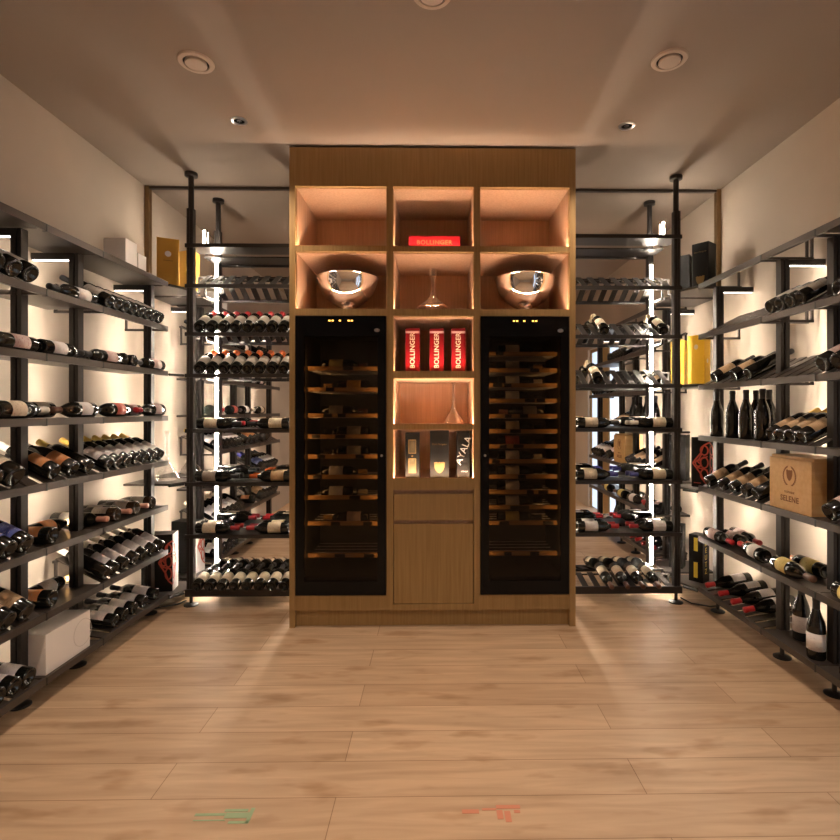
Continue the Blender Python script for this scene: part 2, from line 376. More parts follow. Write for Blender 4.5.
# ---------------------------------------------------------------- bottles
KIND = {'bordeaux': dict(r=.0372, L=.298, prof=[(.0372, .006), (.0372, .186), (.0362, .197), (.031, .210), (.021, .222), (.0158, .234), (.0142, .25)], lab=(.052, .142)),
        'burgundy': dict(r=.0405, L=.297, prof=[(.0405, .007), (.0405, .145), (.039, .163), (.034, .185), (.026, .207), (.0185, .228), (.0152, .245)], lab=(.046, .128)),
        'champagne': dict(r=.043, L=.305, prof=[(.043, .008), (.043, .15), (.0415, .168), (.036, .192), (.027, .217), (.019, .240), (.0165, .255)], lab=(.055, .135)),
        'magnum': dict(r=.050, L=.345, prof=[(.050, .009), (.050, .20), (.048, .22), (.041, .242), (.028, .262), (.0195, .278), (.0175, .295)], lab=(.06, .165))}
MESH = {}
def bottle_meshes(kind):
    if kind in MESH: return MESH[kind]
    K = KIND[kind]; r, L = K['r'], K['L']; rn = K['prof'][-1][0]
    b = B(); lathe(b, [(0, .020), (r * .45, .014), (r * .68, .004), (r * .80, 0), (r * .93, .001)] + K['prof'] + [(rn, L - .022), (rn + .0015, L - .02), (rn + .0015, L - .008), (rn, L - .006), (rn * .85, L - .001), (0, L - .001)], 24)
    bmesh.ops.recalc_face_normals(b, faces=b.faces)
    me = bpy.data.meshes.new(kind + '_bottle'); b.to_mesh(me); b.free(); me.shade_smooth()
    cp = B(); z0 = L - .072; lathe(cp, [(rn + .0006, z0 - .0), (rn + .0011, z0 + .002), (rn + .0009, L - .024), (rn + .0024, L - .02), (rn + .0024, L - .006), (rn + .0008, L), (0, L)], 20)
    mc = bpy.data.meshes.new(kind + '_capsule'); cp.to_mesh(mc); cp.free(); mc.shade_smooth()
    lb = B(); a0, a1 = K['lab']; n = 16; span = R(165); ro, ri = r + .0007, r + .0001
    g = [[lb.verts.new((q * math.cos(-span / 2 + span * i / n), q * math.sin(-span / 2 + span * i / n), z)) for i in range(n + 1)] for q, z in ((ro, a0), (ro, a1), (ri, a1), (ri, a0))]
    for p in range(4):
        A, C = g[p], g[(p + 1) % 4]
        for i in range(n): lb.faces.new([A[i], A[i + 1], C[i + 1], C[i]])
    bmesh.ops.recalc_face_normals(lb, faces=lb.faces)
    ml = bpy.data.meshes.new(kind + '_label'); lb.to_mesh(ml); lb.free(); ml.shade_smooth()
    MESH[kind] = (me, mc, ml)
    for m_ in MESH[kind]: m_.materials.append(M['glass_dark'])
    return MESH[kind]
def new_part(name, me, m, parent=None):
    o = bpy.data.objects.new(name, me); COL.objects.link(o)
    o.material_slots[0].link = 'OBJECT'; o.material_slots[0].material = m
    if parent: o.parent = parent
    return o
BOTTLES = []
def bottle(kind, base, d, lab, cap, where=None, roll=0., up=(0, 0, 1), glass='glass_dark'):
    """base = centre of the bottle's foot, d = direction from foot to cork"""
    me, mc, ml = bottle_meshes(kind)
    d = Vector(d).normalized(); u = Vector(up); x = u - d * u.dot(d)
    if x.length < 1e-3: x = Vector((1, 0, 0)) - d * d.x
    x.normalize(); y = d.cross(x)
    mt = Matrix((x, y, d)).transposed() @ Matrix.Rotation(roll, 3, 'Z')
    o = new_part('wine_bottle', me, M[glass])
    o.matrix_world = Matrix.Translation(Vector(base)) @ mt.to_4x4()
    c = new_part('capsule', mc, M['cap_' + cap], o); c['label'] = cap + ' foil capsule'
    if lab:
        l = new_part('bottle_label', ml, M['label_' + lab], o); l['label'] = lab + ' paper label'
    o['category'] = 'wine bottle'
    BOTTLES.append((o, lab, cap, where))
    return o
ORD = 'first second third fourth fifth sixth seventh eighth ninth tenth eleventh twelfth thirteenth fourteenth fifteenth sixteenth seventeenth eighteenth nineteenth twentieth'.split()

# fridge bottles: lying across, one or two a shelf
def fridge_bottles(FD, specs, fname):
    t, zs, xa, xb = FD
    for i, lab, cap, flip in specs:
        z = zs[i] - .024 + .0372 + .001
        xm = (xa + xb) / 2
        base = (xm + .155, YC + .175, z) if flip else (xm - .155, YC + .175, z)
        o = bottle('bordeaux', base, (-1 if flip else 1, 0, 0), lab, cap, None, roll=R(-55 if flip else 55))
        o['label'] = f"{lab}-labelled bottle lying on the {ORD[i]} shelf of the {fname}"; o['group'] = 'bottles in the wine fridges'
fridge_bottles(FL, [(0, 'yellow', 'brown', 0), (1, 'gold', 'gold', 1), (2, 'grey', 'brown', 0), (3, 'grey', 'black', 1), (4, 'grey', 'black', 1), (5, 'white', 'gold', 0), (6, 'white', 'cream', 0), (7, 'pink', 'gold', 1)], 'fridge with fewer, wider-spaced shelves')
fridge_bottles(FR, [(0, 'cream', 'black', 0), (1, 'grey', 'gold', 0), (2, 'white', 'cream', 0), (3, 'white', 'black', 0), (4, 'grey', 'pink', 1), (5, 'cream', 'black', 0), (6, 'red', 'black', 0), (7, 'white', 'cream', 0), (8, 'cream', 'black', 0), (9, 'white', 'black', 0), (10, 'white', 'black', 0), (11, 'yellow', 'black', 0)], 'fridge with thirteen close shelves')

# ---------------------------------------------------------------- wall racks (left and right)
XF, XP = 1.80, 1.915                  # shelf front, post centre (distance from the room's axis)
Y_END = 3.57
JOINT = [3.57, 2.875, 2.46, 1.76]     # shelf joints from the mirror end
POSTS = {-1: [3.55, 2.835, 2.45, 1.77], 1: [3.53, 2.87, 2.49, 1.77]}
ZL = [2.228 - .3003 * k for k in range(8)]
ZR = [2.224 - .3440 * k for k in range(7)]
ANG = R(27)
def slot_geo(a): return math.cos(a), math.sin(a)
def build_rack(s, zrows, types, label):
    t = thing('wine_rack', label, 'wine rack', (s * XP, 2.65, 0))
    X = lambda u: s * (XF + u)
    def bxs(b, u0, u1, y0, y1, z0, z1):
        a, c = X(u0), X(u1); box(b, min(a, c), max(a, c), y0, y1, z0, z1)
    for y in POSTS[s]:
        h = .021; b = B()
        xo = XP - XF
        bxs(b, xo - h, xo - .004, y - h, y + h, .075, zrows[0] - .03); bxs(b, xo + .004, xo + h, y - h, y + h, .075, zrows[0] - .03)
        bxs(b, xo - .006, xo + .006, y - h + .008, y + h - .008, .075, zrows[0] - .03)
        p = obj('post', b, M['iron'], t)
        b = B(); lathe(b, [(0, 0), (.045, 0), (.045, .006), (.03, .014), (.011, .016), (.011, .08), (0, .08)], 20, (s * XP, y, .0)); obj('levelling_foot', b, M['black'], p, smooth=True)
        b = B(); bxs(b, xo + h, xo + h + .012, y - .014, y - .010, .10, zrows[0] - .06); bxs(b, xo + h, xo + h + .012, y + .010, y + .014, .10, zrows[0] - .06); obj('led_channel', b, M['iron'], p)
        b = B(); bxs(b, xo + h, xo + h + .005, y - .0095, y + .0095, .10, zrows[0] - .065); obj('led_strip', b, M['led'], p)
        zb = zrows[0] - .062
        b = B(); bxs(b, xo + h, XW - XF - .002, y - .014, y + .014, zb, zb + .035); br_ = obj('wall_bracket', b, M['iron'], p)
        b = B(); bxs(b, xo + h + .01, XW - XF - .006, y - .007, y + .007, zb - .004, zb); obj('led_bar', b, M['led_bar'], p)
    for r, z in enumerate(zrows):
        for k in range(3):
            y1, y0 = JOINT[k] - .004, JOINT[k + 1] + .004
            ty = types[r][k]
            b = B()
            bxs(b, 0, .016, y0, y1, z - .034, z)                      # front lip
            if ty == 'P':                                             # flat plate
                bxs(b, .016, .30, y0, y1, z - .02, z - .004)
            else:
                a = ANG if ty == 'S' else R(9) if ty == 'F' else R(-9)
                ca, sa = math.cos(a), math.sin(a)
                n = max(2, round((y1 - y0) / .088)); pit = (y1 - y0) / n
                u0, u1 = .012, .27
                zz = lambda u: z - .004 + (u - u0) * sa / ca if sa > 0 else z - .004 + (u - u1) * sa / ca
                for i in range(n):
                    for dy in (0,):
                        yc = y0 + pit * (i + .5) + dy
                        q = []
                        for zo in (-.007, 0):
                            for (u, yy) in ((u0, yc - .029), (u1, yc - .029), (u1, yc + .029), (u0, yc + .029)): q.append((X(u), yy, zz(u) + zo))
                        hexa(b, q)
                bxs(b, u1 - .006, u1 + .008, y0, y1, zz(u1) - .022, zz(u1) - .007)
                for yy in (y0 + .01, y1 - .022): bxs(b, .016, u1 + .008, yy, yy + .012, z - .034, z - .020); bxs(b, u1 - .006, u1 + .006, yy, yy + .012, min(z - .034, zz(u1) - .02), max(zz(u1) - .01, z - .02))
            sh = obj('shelf', b, M['iron2'], t)
            b = B(); bxs(b, -.002, .018, JOINT[k + 1] - .004, JOINT[k + 1] + .004, z - .036, z - .001); obj('joint_clip', b, M['black'], sh)
    return t
# bays: far, middle, near;  P = flat plate, S = sloping slots, F = nearly flat slots, N = slots for necks to the room
TL = ['PPP', 'SPS', 'PPP', 'PPP', 'SSS', 'PPS', 'SPS', 'FPF']
TR = ['SSP', 'SSP', 'SSS', 'PSP', 'SPS', 'PPP', 'FPP']
rackL = build_rack(-1, ZL, TL, 'dark metal wall rack with eight shelves of bottles and a white box on top')
rackR = build_rack(1, ZR, TR, 'dark metal wall rack with seven shelves, a wooden crate and standing bottles')

PLACED = {}
def reg(o, rack, row, y): PLACED.setdefault((rack, row), []).append((y, o))
def wB(s, row, px, lab, cap='black', kind='bordeaux', typ='S', glass='glass_dark', roll=0, y=None):
    """foot towards the room, neck to the wall, lying in a slot"""
    z = (ZL if s < 0 else ZR)[row]; K = KIND[kind]
    a = {'S': ANG, 'F': R(9), 'P': 0}[typ]; ca, sa = math.cos(a), math.sin(a)
    u = .024; off = K['r'] + .0035
    zb = z - .004 + (u - .012) * math.tan(a) + off * ca
    x = s * (XF + u - off * sa)
    if y is None: y = yL(px, s * (XF + .005))
    o = bottle(kind, (x, y, zb), (s * ca, 0, sa), lab, cap, roll=R(roll + random.uniform(-14, 14)), glass=glass)
    reg(o, 'L' if s < 0 else 'R', row, y); return o
def wN(s, row, px, lab, cap, kind='bordeaux', yaw=0, slot=True, u=-.02):
    """neck towards the room"""
    z = (ZL if s < 0 else ZR)[row]; K = KIND[kind]
    a = R(-9) if slot else 0
    d = Vector((-s * math.cos(R(yaw)) * math.cos(a), math.sin(R(yaw)), math.sin(a)))
    tip = Vector((s * (XF + u), 0, 0)); tip.y = yL(px, tip.x)
    base = tip - d * K['L']
    rear = .27
    base.z = z - .004 + ((abs(base.x) - XF - .012) * math.tan(R(9)) + (K['r'] + .0035) / math.cos(R(9)) if slot else K['r'] + .002)
    o = bottle(kind, base, d, lab, cap, roll=R(random.uniform(-20, 20)))
    reg(o, 'L' if s < 0 else 'R', row, base.y); return o
def wL(s, row, pxb, pxn, lab, cap='black', kind='bordeaux', u=.065, du=0., roll=48, glass='glass_dark', yb=None):
    """lying along the shelf, foot near pixel pxb, neck side given by pxn; du = sideways slant towards the wall"""
    z = (ZL if s < 0 else ZR)[row]; K = KIND[kind]
    xb = s * (XF + u); yb = yb or yL(pxb, xb)
    sg = 1 if yL(pxn, xb) > yb else -1
    dx = s * du; dy = sg * math.sqrt(1 - du * du)
    o = bottle(kind, (xb, yb, z - .004 + K['r'] + .002), (dx, dy, 0), lab, cap, roll=R(roll) * (-1 if s * sg > 0 else 1), glass=glass)
    reg(o, 'L' if s < 0 else 'R', row, yb); return o
def wS(s, row, px, lab, cap='black', kind='burgundy', u=.08):
    z = (ZL if s < 0 else ZR)[row]; x = s * (XF + u); y = yL(px, x)
    o = bottle(kind, (x, y, z - .003), (0, 0, 1), lab, cap, up=(-s, -.8, 0))
    o.rotation_euler
    reg(o, 'L' if s < 0 else 'R', row, y); return o
# left wall rack
for i in range(8): wB(-1, 1, 0, 'grey', y=3.483 - .0775 * i)
wL(-1, 1, 92, 50, 'white', 'black', u=.05, du=.05)
for px, c in ((31, 'grey'), (14, 'grey'), (-4, 'pink')): wB(-1, 1, px, c, kind='champagne')
wL(-1, 2, 39, 0, 'pink', u=.05, yb=2.436); wL(-1, 2, 54, 95, 'white', u=.05, yb=2.480); wL(-1, 2, 116, 88, 'pink', u=.05, yb=3.080)
wB(-1, 2, 128.6, 'yellow', 'orange', typ='P'); wB(-1, 2, 138, 'gold', 'orange', typ='P'); wL(-1, 2, 160.5, 140, 'pink', u=.05)
wL(-1, 3, 6, 43, 'cream', 'white', u=.05, kind='burgundy', yb=2.232); wL(-1, 3, 50, 20, 'cream', u=.19, kind='burgundy'); wL(-1, 3, 91.5, 50, 'white', 'brown', u=.048, kind='burgundy')
wL(-1, 3, 124, 90, 'red', u=.048, kind='burgundy'); wL(-1, 3, 138, 128, 'pink', 'red', u=.19, du=.0); wL(-1, 3, 160.5, 145, 'pink', 'red', u=.048, kind='burgundy')
for px in (161.3, 154, 146, 137.5, 128, 118.5, 109.5): wB(-1, 4, px, 'white', 'yellow')
wB(-1, 4, 89.5, None, 'yellow')
for px in (73.5, 54.5): wB(-1, 4, px, 'orange', 'white', kind='burgundy', glass='glass_dark')
wB(-1, 4, 15, 'cream', 'brown', kind='magnum'); wB(-1, 4, -8, 'pink', 'brown', kind='magnum')
for px in (156, 140, 121): wB(-1, 5, px, 'grey', typ='P', kind='burgundy', glass='glass_brown')
for px in (148, 131, 108): wN(-1, 5, px, 'grey', 'pink', u=.01, slot=False)
wL(-1, 5, 57, 80, 'orange', 'gold', u=.174, yb=2.587, kind='burgundy'); wB(-1, 5, 57.5, 'orange', 'gold', typ='P', kind='burgundy')
for px in (26, 9): wB(-1, 5, px, 'blue', 'blue', kind='champagne')
for px in (161.3, 153.5, 144.5, 135.5, 125.5, 115.5): wB(-1, 6, px, 'white', 'cream')
wB(-1, 6, 107, None, 'white')
wL(-1, 6, 57, 84, 'grey', 'gold', u=.174, yb=2.580, kind='bordeaux'); wB(-1, 6, 57, 'orange', 'gold', typ='P', kind='burgundy')
for px in (27, 8): wB(-1, 6, px, 'tan', 'brown', kind='champagne')
for px in (158.5, 147, 137, 127.5, 118): wB(-1, 7, px, 'white', typ='F')
for px in (33, 18, 2): wB(-1, 7, px, 'white', 'white', typ='F', kind='burgundy')
# right wall rack
for px in (769.3, 779, 789.2, 800): wB(1, 1, px, 'grey', 'brown')
wB(1, 1, 834, 'cream', 'cream', kind='champagne', typ='P')
for px in (713.5, 732.5): wB(1, 2, px, 'tan')
wB(1, 2, 747, None)
for px in (822, 838): wB(1, 2, px, 'pink', kind='champagne')
for px, u in ((717, .062), (732.5, .062), (746, .062), (762.5, .062)): wS(1, 3, px, None, u=u)
for px, u in ((756, .17), (769, .18)): wS(1, 3, px, None, u=u)
for px in (770, 780, 790.5, 801.5): wB(1, 3, px, 'tan', 'yellow')
for px in (707, 721, 731.8, 744): wB(1, 4, px, 'tan')
wB(1, 4, 755.3, None)
wB(1, 4, 829, 'pink', kind='champagne')
for px, u in ((708, .05), (726, .133), (733, .216)): wL(1, 5, px, 770, 'pink', 'red', u=u)
wL(1, 5, 765, 740, 'white', 'red', u=.048, du=.1, kind='burgundy')
wL(1, 5, 777, 818, 'yellow', 'brown', u=.05, du=-.05, kind='burgundy'); wL(1, 5, 826, 800, 'yellow', 'brown', u=.19)
wL(1, 5, 838, 900, 'yellow', 'brown', u=.05, kind='burgundy')
for px in (706, 719, 731.5, 744): wN(1, 6, px, 'white', 'red', kind='burgundy', u=.0)
wS(1, 6, 801.5, 'white', u=.13); wS(1, 6, 816.3, 'white', u=.057)
wL(1, 6, 846, 900, 'grey', u=.05)
# the near bays, seen only in the mirror
for row in (5, 6):
    for k in range(4): o = wB(-1, row, 0, 'white'); o.location.y = 2.12 - .09 * k; PLACED[('L', row)][-1] = (o.location.y, o)
for row in (2, 4):
    for k in range(4): o = wB(1, row, 0, 'white'); o.location.y = 2.12 - .09 * k; PLACED[('R', row)][-1] = (o.location.y, o)

# ---------------------------------------------------------------- pole racks in front of the mirror
ZBL = [2.522, 2.240, 1.905, 1.617, 1.233, .862, .498, .118]
ZBR = [2.600, 2.237, 1.893, 1.547, 1.238, .870, .502, .124]
YP = 3.70; YF = 3.672
POLE_X = 1.708; POLE_I = (-.967, .941)
def build_back(s, zrows, types, label):
    xo = s * POLE_X; xi = POLE_I[0] if s < 0 else POLE_I[1]
    t = thing('pole_rack', label, 'wine rack', (xo, YP, 0))
    for x in (xo, xi):
        h = .022; b = B()
        box(b, x - h, x - .003, YP - h, YP + h, .085, 2.77); box(b, x + .003, x + h, YP - h, YP + h, .085, 2.77); box(b, x - .005, x + .005, YP - h + .006, YP + h - .006, .085, 2.77)
        p = obj('pole', b, M['iron'], t)
        b = B(); lathe(b, [(0, 2.75), (.019, 2.75), (.019, 2.995), (.043, 2.998), (.043, 3.022), (0, 3.022)], 20, (x, YP, 0)); obj('telescopic_top', b, M['iron'], p, smooth=True)
        b = B(); lathe(b, [(0, 0), (.048, 0), (.048, .007), (.03, .014), (.011, .017), (.011, .09), (0, .09)], 20, (x, YP, 0)); obj('levelling_foot', b, M['black'], p, smooth=True)
        if x == xo:      # strip on the back of the pole, seen in the mirror, its top part moved to the top shelf's rear edge for ceiling shadows
            b = B(); box(b, x - .017, x - .013, YP + h, YP + h + .012, .14, 2.515); box(b, x + .013, x + .017, YP + h, YP + h + .012, .14, 2.515); obj('led_profile', b, M['iron'], p)
            b = B(); box(b, x - .0125, x + .0125, YP + h, YP + h + .006, .14, 2.515); obj('led_strip', b, M['led_back'], p)
            z0, z1 = zrows[0] + .01, zrows[0] + .17
        else: z0, z1 = .13, 2.78
        if x == xi: x = xi - s * .041
        b = B(); box(b, x - .0085, x + .0085, 3.912, 3.922, z0 - .012, z1 + .01); obj('led_profile', b, M['iron'], p)
        b = B(); box(b, x - .0075, x + .0075, 3.905, 3.911, z0, z1); obj('led_strip', b, M['led_top' if x == xo else 'led_inner'], p)
    x0, x1 = (xo - .03, xi + .022) if s < 0 else (xi - .022, xo + .03)
    for r, z in enumerate(zrows):
        b = B(); ty = types[r]
        hh = .05 if r == 7 else .026
        box(b, x0, x1, YF - .004, YF + .012, z - hh, z)
        xa, xb = x0 + .012, x1 - .012
        if ty == 'P': box(b, x0, x1, YP + .034, YF + .215, z - .012, z - .002); box(b, xo + (.024 if s < 0 else -.024), xi - (.024 if s < 0 else -.024), YF + .012, YP + .034, z - .012, z - .002)
        else:
            a = {'S': R(30), 'F': R(11), 'N': R(-11)}[ty]; n = 8; pit = .0845
            st = (xo + .055) if s < 0 else (xo - .055)
            v0, v1 = .012, .205
            zz = lambda v: z - .004 + (v - v0) * math.tan(a) if a > 0 else z - .004 + (v - v1) * math.tan(a)
            for i in range(n):
                for dx in (0,):
                    xc = st - s * i * pit + dx; q = []
                    if abs(xc - xi) < .045: continue
                    for zo in (-.006, 0):
                        for (xx, v) in ((xc - .021, v0), (xc + .021, v0), (xc + .021, v1 + .012), (xc - .021, v1 + .012)): q.append((xx, YF + v, zz(v) + zo))
                    hexa(b, q)
            box(b, x0, x1, YF + v1 - .004, YF + v1 + .006, zz(v1) - .016, zz(v1) - .006)
            for xx in (x0, x1 - .012): box(b, xx, xx + .012, YF + .012, YF + v1 + .006, z - hh, z - hh + .012); box(b, xx, xx + .012, YF + v1 - .006, YF + v1 + .006, z - hh, max(zz(v1) - .01, z - hh + .02))
        obj('shelf', b, M['iron'], t)
    return t
BTL = ['P', 'S', 'S', 'S', 'P', 'P', 'P', 'F']; BTR = ['P', 'S', 'S', 'S', 'P', 'P', 'P', 'F']
poleL = build_back(-1, ZBL, BTL, 'black pole rack between the gold box and the oak cabinet, before the mirror')
poleR = build_back(1, ZBR, BTR, 'black pole rack with emptier slots, between oak cabinet and yellow box')
def bB(s, row, px, lab, cap, typ='S', kind='bordeaux'):
    z = (ZBL if s < 0 else ZBR)[row]; K = KIND[kind]; a = {'S': R(30), 'F': R(11)}[typ]; ca, sa = math.cos(a), math.sin(a)
    v = .022; off = K['r'] + .0035
    if typ == 'S': v = .012
    y = YF + v - off * sa; zb = z - .004 + (v - .012) * math.tan(a) + off * ca
    x = xY(px, YF)
    if typ == 'F': y -= .055; zb -= .055 * math.tan(a) - .004
    o = bottle(kind, (x, y, zb), (0, ca, sa), lab, cap, roll=R(random.uniform(-15, 15)))
    reg(o, 'BL' if s < 0 else 'BR', row, -abs(x)); return o
for i in range(8): bB(-1, 2, 199 + 12.1 * i, 'grey', 'red')
for i in range(8): bB(-1, 3, 199 + 12.1 * i, 'grey', 'orange')
for i in range(8): bB(-1, 7, 198.8 + 12.35 * i, 'cream', 'black', 'F')
for px in (604, 663): bB(1, 2, px, 'cream', 'cream')
bB(1, 3, 598, 'cream', 'cream')
def bN(s, row, px, lab, cap, kind='bordeaux'):
    z = (ZBL if s < 0 else ZBR)[row]; K = KIND[kind]; a = R(-11)
    d = Vector((0, -math.cos(a), math.sin(a))); x = xY(px, YF - .02)
    base = Vector((x, YF + .215, z - .004 + (.215 - .012) * math.tan(R(11)) + (K['r'] + .0035) / math.cos(a)))
    o = bottle(kind, base, d, lab, cap); reg(o, 'BR' if s > 0 else 'BL', row, -abs(x)); return o
for px in (609.5, 625, 640.5, 656): bN(1, 7, px, 'cream', 'brown')
def bL(s, row, pxb, right, lab, cap, k, kind='bordeaux', slant=0.):
    z = (ZBL if s < 0 else ZBR)[row]; K = KIND[kind]
    y = YF + .032 + K['r'] * 0 + k * (2 * K['r'] + .003) + .012
    x = xY(pxb, YF + .04)
    o = bottle(kind, (x, y, z + K['r']), (1 if right else -1, slant, 0), lab, cap, roll=R(60 if right else -60)); reg(o, 'BL' if s < 0 else 'BR', row, -abs(x) - .001 * k); return o
for row, g1, g2 in ((4, ('cream', 'black', 198), ('cream', 'black', 290)), (5, ('grey', 'black', 196.5), ('tan', 'orange', 292)), (6, ('cream', 'red', 196.5), ('cream', 'red', 289))):
    for k in range(2): bL(-1, row, g1[2], True, g1[0], 'red' if row == 4 and k else g1[1], k)
    for k in range(2): bL(-1, row, g2[2], False, g2[0], 'red' if row == 4 and k else g2[1], k)
for row, g1, g2 in ((4, ('cream', 'black', 577), ('cream', 'white', 671.5)), (5, ('cream', 'blue', 576), ('cream', 'blue', 671.5)), (6, ('white', 'red', 577), ('white', 'red', 671.5))):
    for k in range(2): bL(1, row, g1[2], True, g1[0], g1[1], k)
    for k in range(2): bL(1, row, g2[2], False, g2[0], g2[1], k)

# bottle labels that single each one out
RACKN = {'L': 'white-box rack', 'R': 'wooden-crate rack', 'BL': 'pole rack beside gold box', 'BR': 'pole rack beside yellow box'}
LOOK = {o.name: (lab, cap) for o, lab, cap, wh in BOTTLES}
for (rk, row), lst in PLACED.items():
    lst.sort(key=lambda a: -a[0])
    for i, (y, o) in enumerate(lst):
        lab, cap = LOOK[o.name]
        look = f"{lab}-labelled bottle" if lab else "unlabelled dark bottle"
        end = 'mirror end' if rk in 'LR' else 'cabinet'
        o['label'] = f"{look}, {ORD[i]} from the {end}, {ORD[row]} shelf down, {RACKN[rk]}"
        o['group'] = f"bottles on the {ORD[row]} shelf of the {RACKN[rk]}"

# ---------------------------------------------------------------- corner shelves and what stands on them
def corner(s, z, label, plate=True):
    t = thing('corner_shelf', label, 'shelf', (s * 1.93, 3.74, z), 0, 'corner shelves')
    b = B(); xa, xb = s * 1.745, s * 2.12
    v = [(xa, 3.745), (s * 1.80, 3.60), (xb, 3.60), (xb, 3.90), (xa, 3.90)]
    lo = [b.verts.new((x, y, z - .014)) for x, y in v]; hi = [b.verts.new((x, y, z)) for x, y in v]
    b.faces.new(lo); b.faces.new(hi)
    for i in range(5): b.faces.new([lo[i], lo[(i + 1) % 5], hi[(i + 1) % 5], hi[i]])
    obj('plate', b, M['iron2'], t)
    b = B(); tube(b, [(s * 1.80, 3.578, z - .012), (s * 1.79, 3.60, z - .012), (s * 1.745, 3.67, z - .012)], .009); obj('link_rail', b, M['black'], t)
    return t
corner(-1, 2.222, 'corner shelf under the plain gold gift box')
corner(-1, .862, 'corner shelf under the tall clear glass decanter by the wall')
corner(-1, .105, 'lowest corner shelf under the black box with pink print')
corner(1, 2.222, 'corner shelf under the black gift box with gold shield')
corner(1, 1.547, 'corner shelf under the yellow gift box')
corner(1, .815, 'corner shelf under the black box with coral lattice print')
corner(1, .135, 'lowest corner shelf under the black box with yellow letters')
rl = B(); tube(rl, [(-1.80, 3.578, 1.605), (-1.745, 3.67, 1.605)], .009); tag(obj('link_rail', rl, M['black']), 'short black link rail between white-box rack and pole rack, mid height', 'rail')

def gift(name, label, x, y, z, wx, wy, h, rz, m, bevel=.002):
    t = thing(name, label, 'box', (x, y, z), rz)
    b = B(); box(b, -wx / 2, wx / 2, -wy / 2, wy / 2, 0, h); obj('carton', b, m, t, local=True, bevel=bevel)
    return t
FRONT = (R(90), 0, 0); SIDE_R = (R(90), 0, R(90)); SIDE_L = (R(90), 0, R(-90))
def disc(name, r, m, t, x, y, z, sx=1, th=.0006):
    b = B(); lathe(b, [(0, 0), (r, 0), (r, th), (0, th)], 28)
    for v in b.verts: v.co = Vector((v.co.x * sx + x, y - v.co.z, v.co.y + z))
    return obj(name, b, m, t, local=True)
def shield(name, wd, ht, m, t, x, y, z, th=.0006):
    pr = [(-.5, .46), (-.30, .5), (-.12, .44), (0, .5), (.12, .44), (.30, .5), (.5, .46), (.46, .05), (.34, -.25), (.16, -.42), (0, -.5), (-.16, -.42), (-.34, -.25), (-.46, .05)]
    b = B(); A = [b.verts.new((x + p * wd, y, z + q * ht)) for p, q in pr]; C = [b.verts.new((x + p * wd, y - th, z + q * ht)) for p, q in pr]
    b.faces.new(A); b.faces.new(C[::-1])
    for i in range(len(pr)): b.faces.new([A[i], A[(i + 1) % len(pr)], C[(i + 1) % len(pr)], C[i]])
    return obj(name, b, m, t, local=True)

# gold box (left corner)
g = gift('gift_box', 'tall plain gold gift box with small white seal on the corner shelf', xY(168, 3.78), 3.78, 2.223, .142, .10, .355, R(27), M['gold_box'])
disc('white_seal', .020, M['white_box'], g, 0, -.0502, .245)
b = B(); box(b, -.03, .03, -.0506, -.0502, .196, .199); obj('lettering_line', b, M['brown_ink'], g, local=True)
# black box upper right
g = gift('gift_box', 'black gift box with a gold shield on the topmost corner shelf', xY(704, 3.77), 3.77, 2.223, .118, .118, .34, R(-52), M['dark_box'])
text('lettering', 'Dom Pérignon', .015, M['gold_ink'], g, (0, -.0594, .275), FRONT)
shield('gold_shield', .062, .066, M['gold_ink'], g, 0, -.0592, .07)
# yellow box
g = gift('gift_box', 'bright yellow gift box with small oval seal on the corner shelf', xY(699, 3.78), 3.78, 1.548, .118, .098, .355, R(-50), M['yellow_box'])
disc('oval_seal', .018, M['cream_ink'], g, .0, -.0492, .27, .8)
b = B(); lathe(b, [(0, 0), (.016, 0), (.016, .0006), (0, .0006)], 24)
for v in b.verts: v.co = Vector((.0592 + v.co.z, v.co.x * .8, v.co.y + .17))
obj('oval_seal', b, M['cream_ink'], g, local=True)
# lattice print wrapped over a box corner
def lattice(g, hx, y, cz_, hw, hh, m):
    """ornamental openwork, mirrored about the box's front vertical edge (front and side faces)"""
    for face in (0, 1):
        b = B()
        def P(u, zq, o=.0008):
            return (hx - u, y - o, zq) if face == 0 else (hx + o, y + u, zq)
        def stroke(pts, wd):
            for (u0, z0), (u1, z1) in zip(pts, pts[1:]):
                L = math.hypot(u1 - u0, z1 - z0) or 1; nx, nz = -(z1 - z0) / L * wd / 2, (u1 - u0) / L * wd / 2
                q = [P(max(0, u0 + nx), z0 + nz), P(max(0, u1 + nx), z1 + nz), P(max(0, u1 - nx), z1 - nz), P(max(0, u0 - nx), z0 - nz)]
                q2 = [P(max(0, u0 + nx), z0 + nz, .0001), P(max(0, u1 + nx), z1 + nz, .0001), P(max(0, u1 - nx), z1 - nz, .0001), P(max(0, u0 - nx), z0 - nz, .0001)]
                hexa(b, q2 + q)
        ring = lambda uc, zc, ru, rz_, n=14: [(uc + ru * math.cos(2 * math.pi * i / n), zc + rz_ * math.sin(2 * math.pi * i / n)) for i in range(n + 1)]
        stroke([(0, cz_ + hh), (hw * .35, cz_ + hh * .85), (hw * .5, cz_ + hh * .5), (hw, cz_), (hw * .5, cz_ - hh * .5), (hw * .3, cz_ - hh * .85), (0, cz_ - hh)], .011)
        for zc, ru, rz_ in ((.62, .3, .22), (.05, .3, .26), (-.52, .3, .26)): stroke(ring(hw * .30, cz_ + hh * zc, hw * ru * .75, hh * rz_), .010)
        stroke(ring(hw * .66, cz_, hw * .17, hh * .14), .008)
        stroke([(hw * .1, cz_ + hh * .35), (hw * .75, cz_ + hh * .12), (hw * .45, cz_ - hh * .1), (hw * .75, cz_ - hh * .2), (hw * .1, cz_ - hh * .3)], .009)
        stroke([(hw * .45, cz_ + hh * .45), (hw * .62, cz_ + hh * .2), (hw * .9, cz_)], .008)
        obj('lattice_print', b, m, g, local=True)
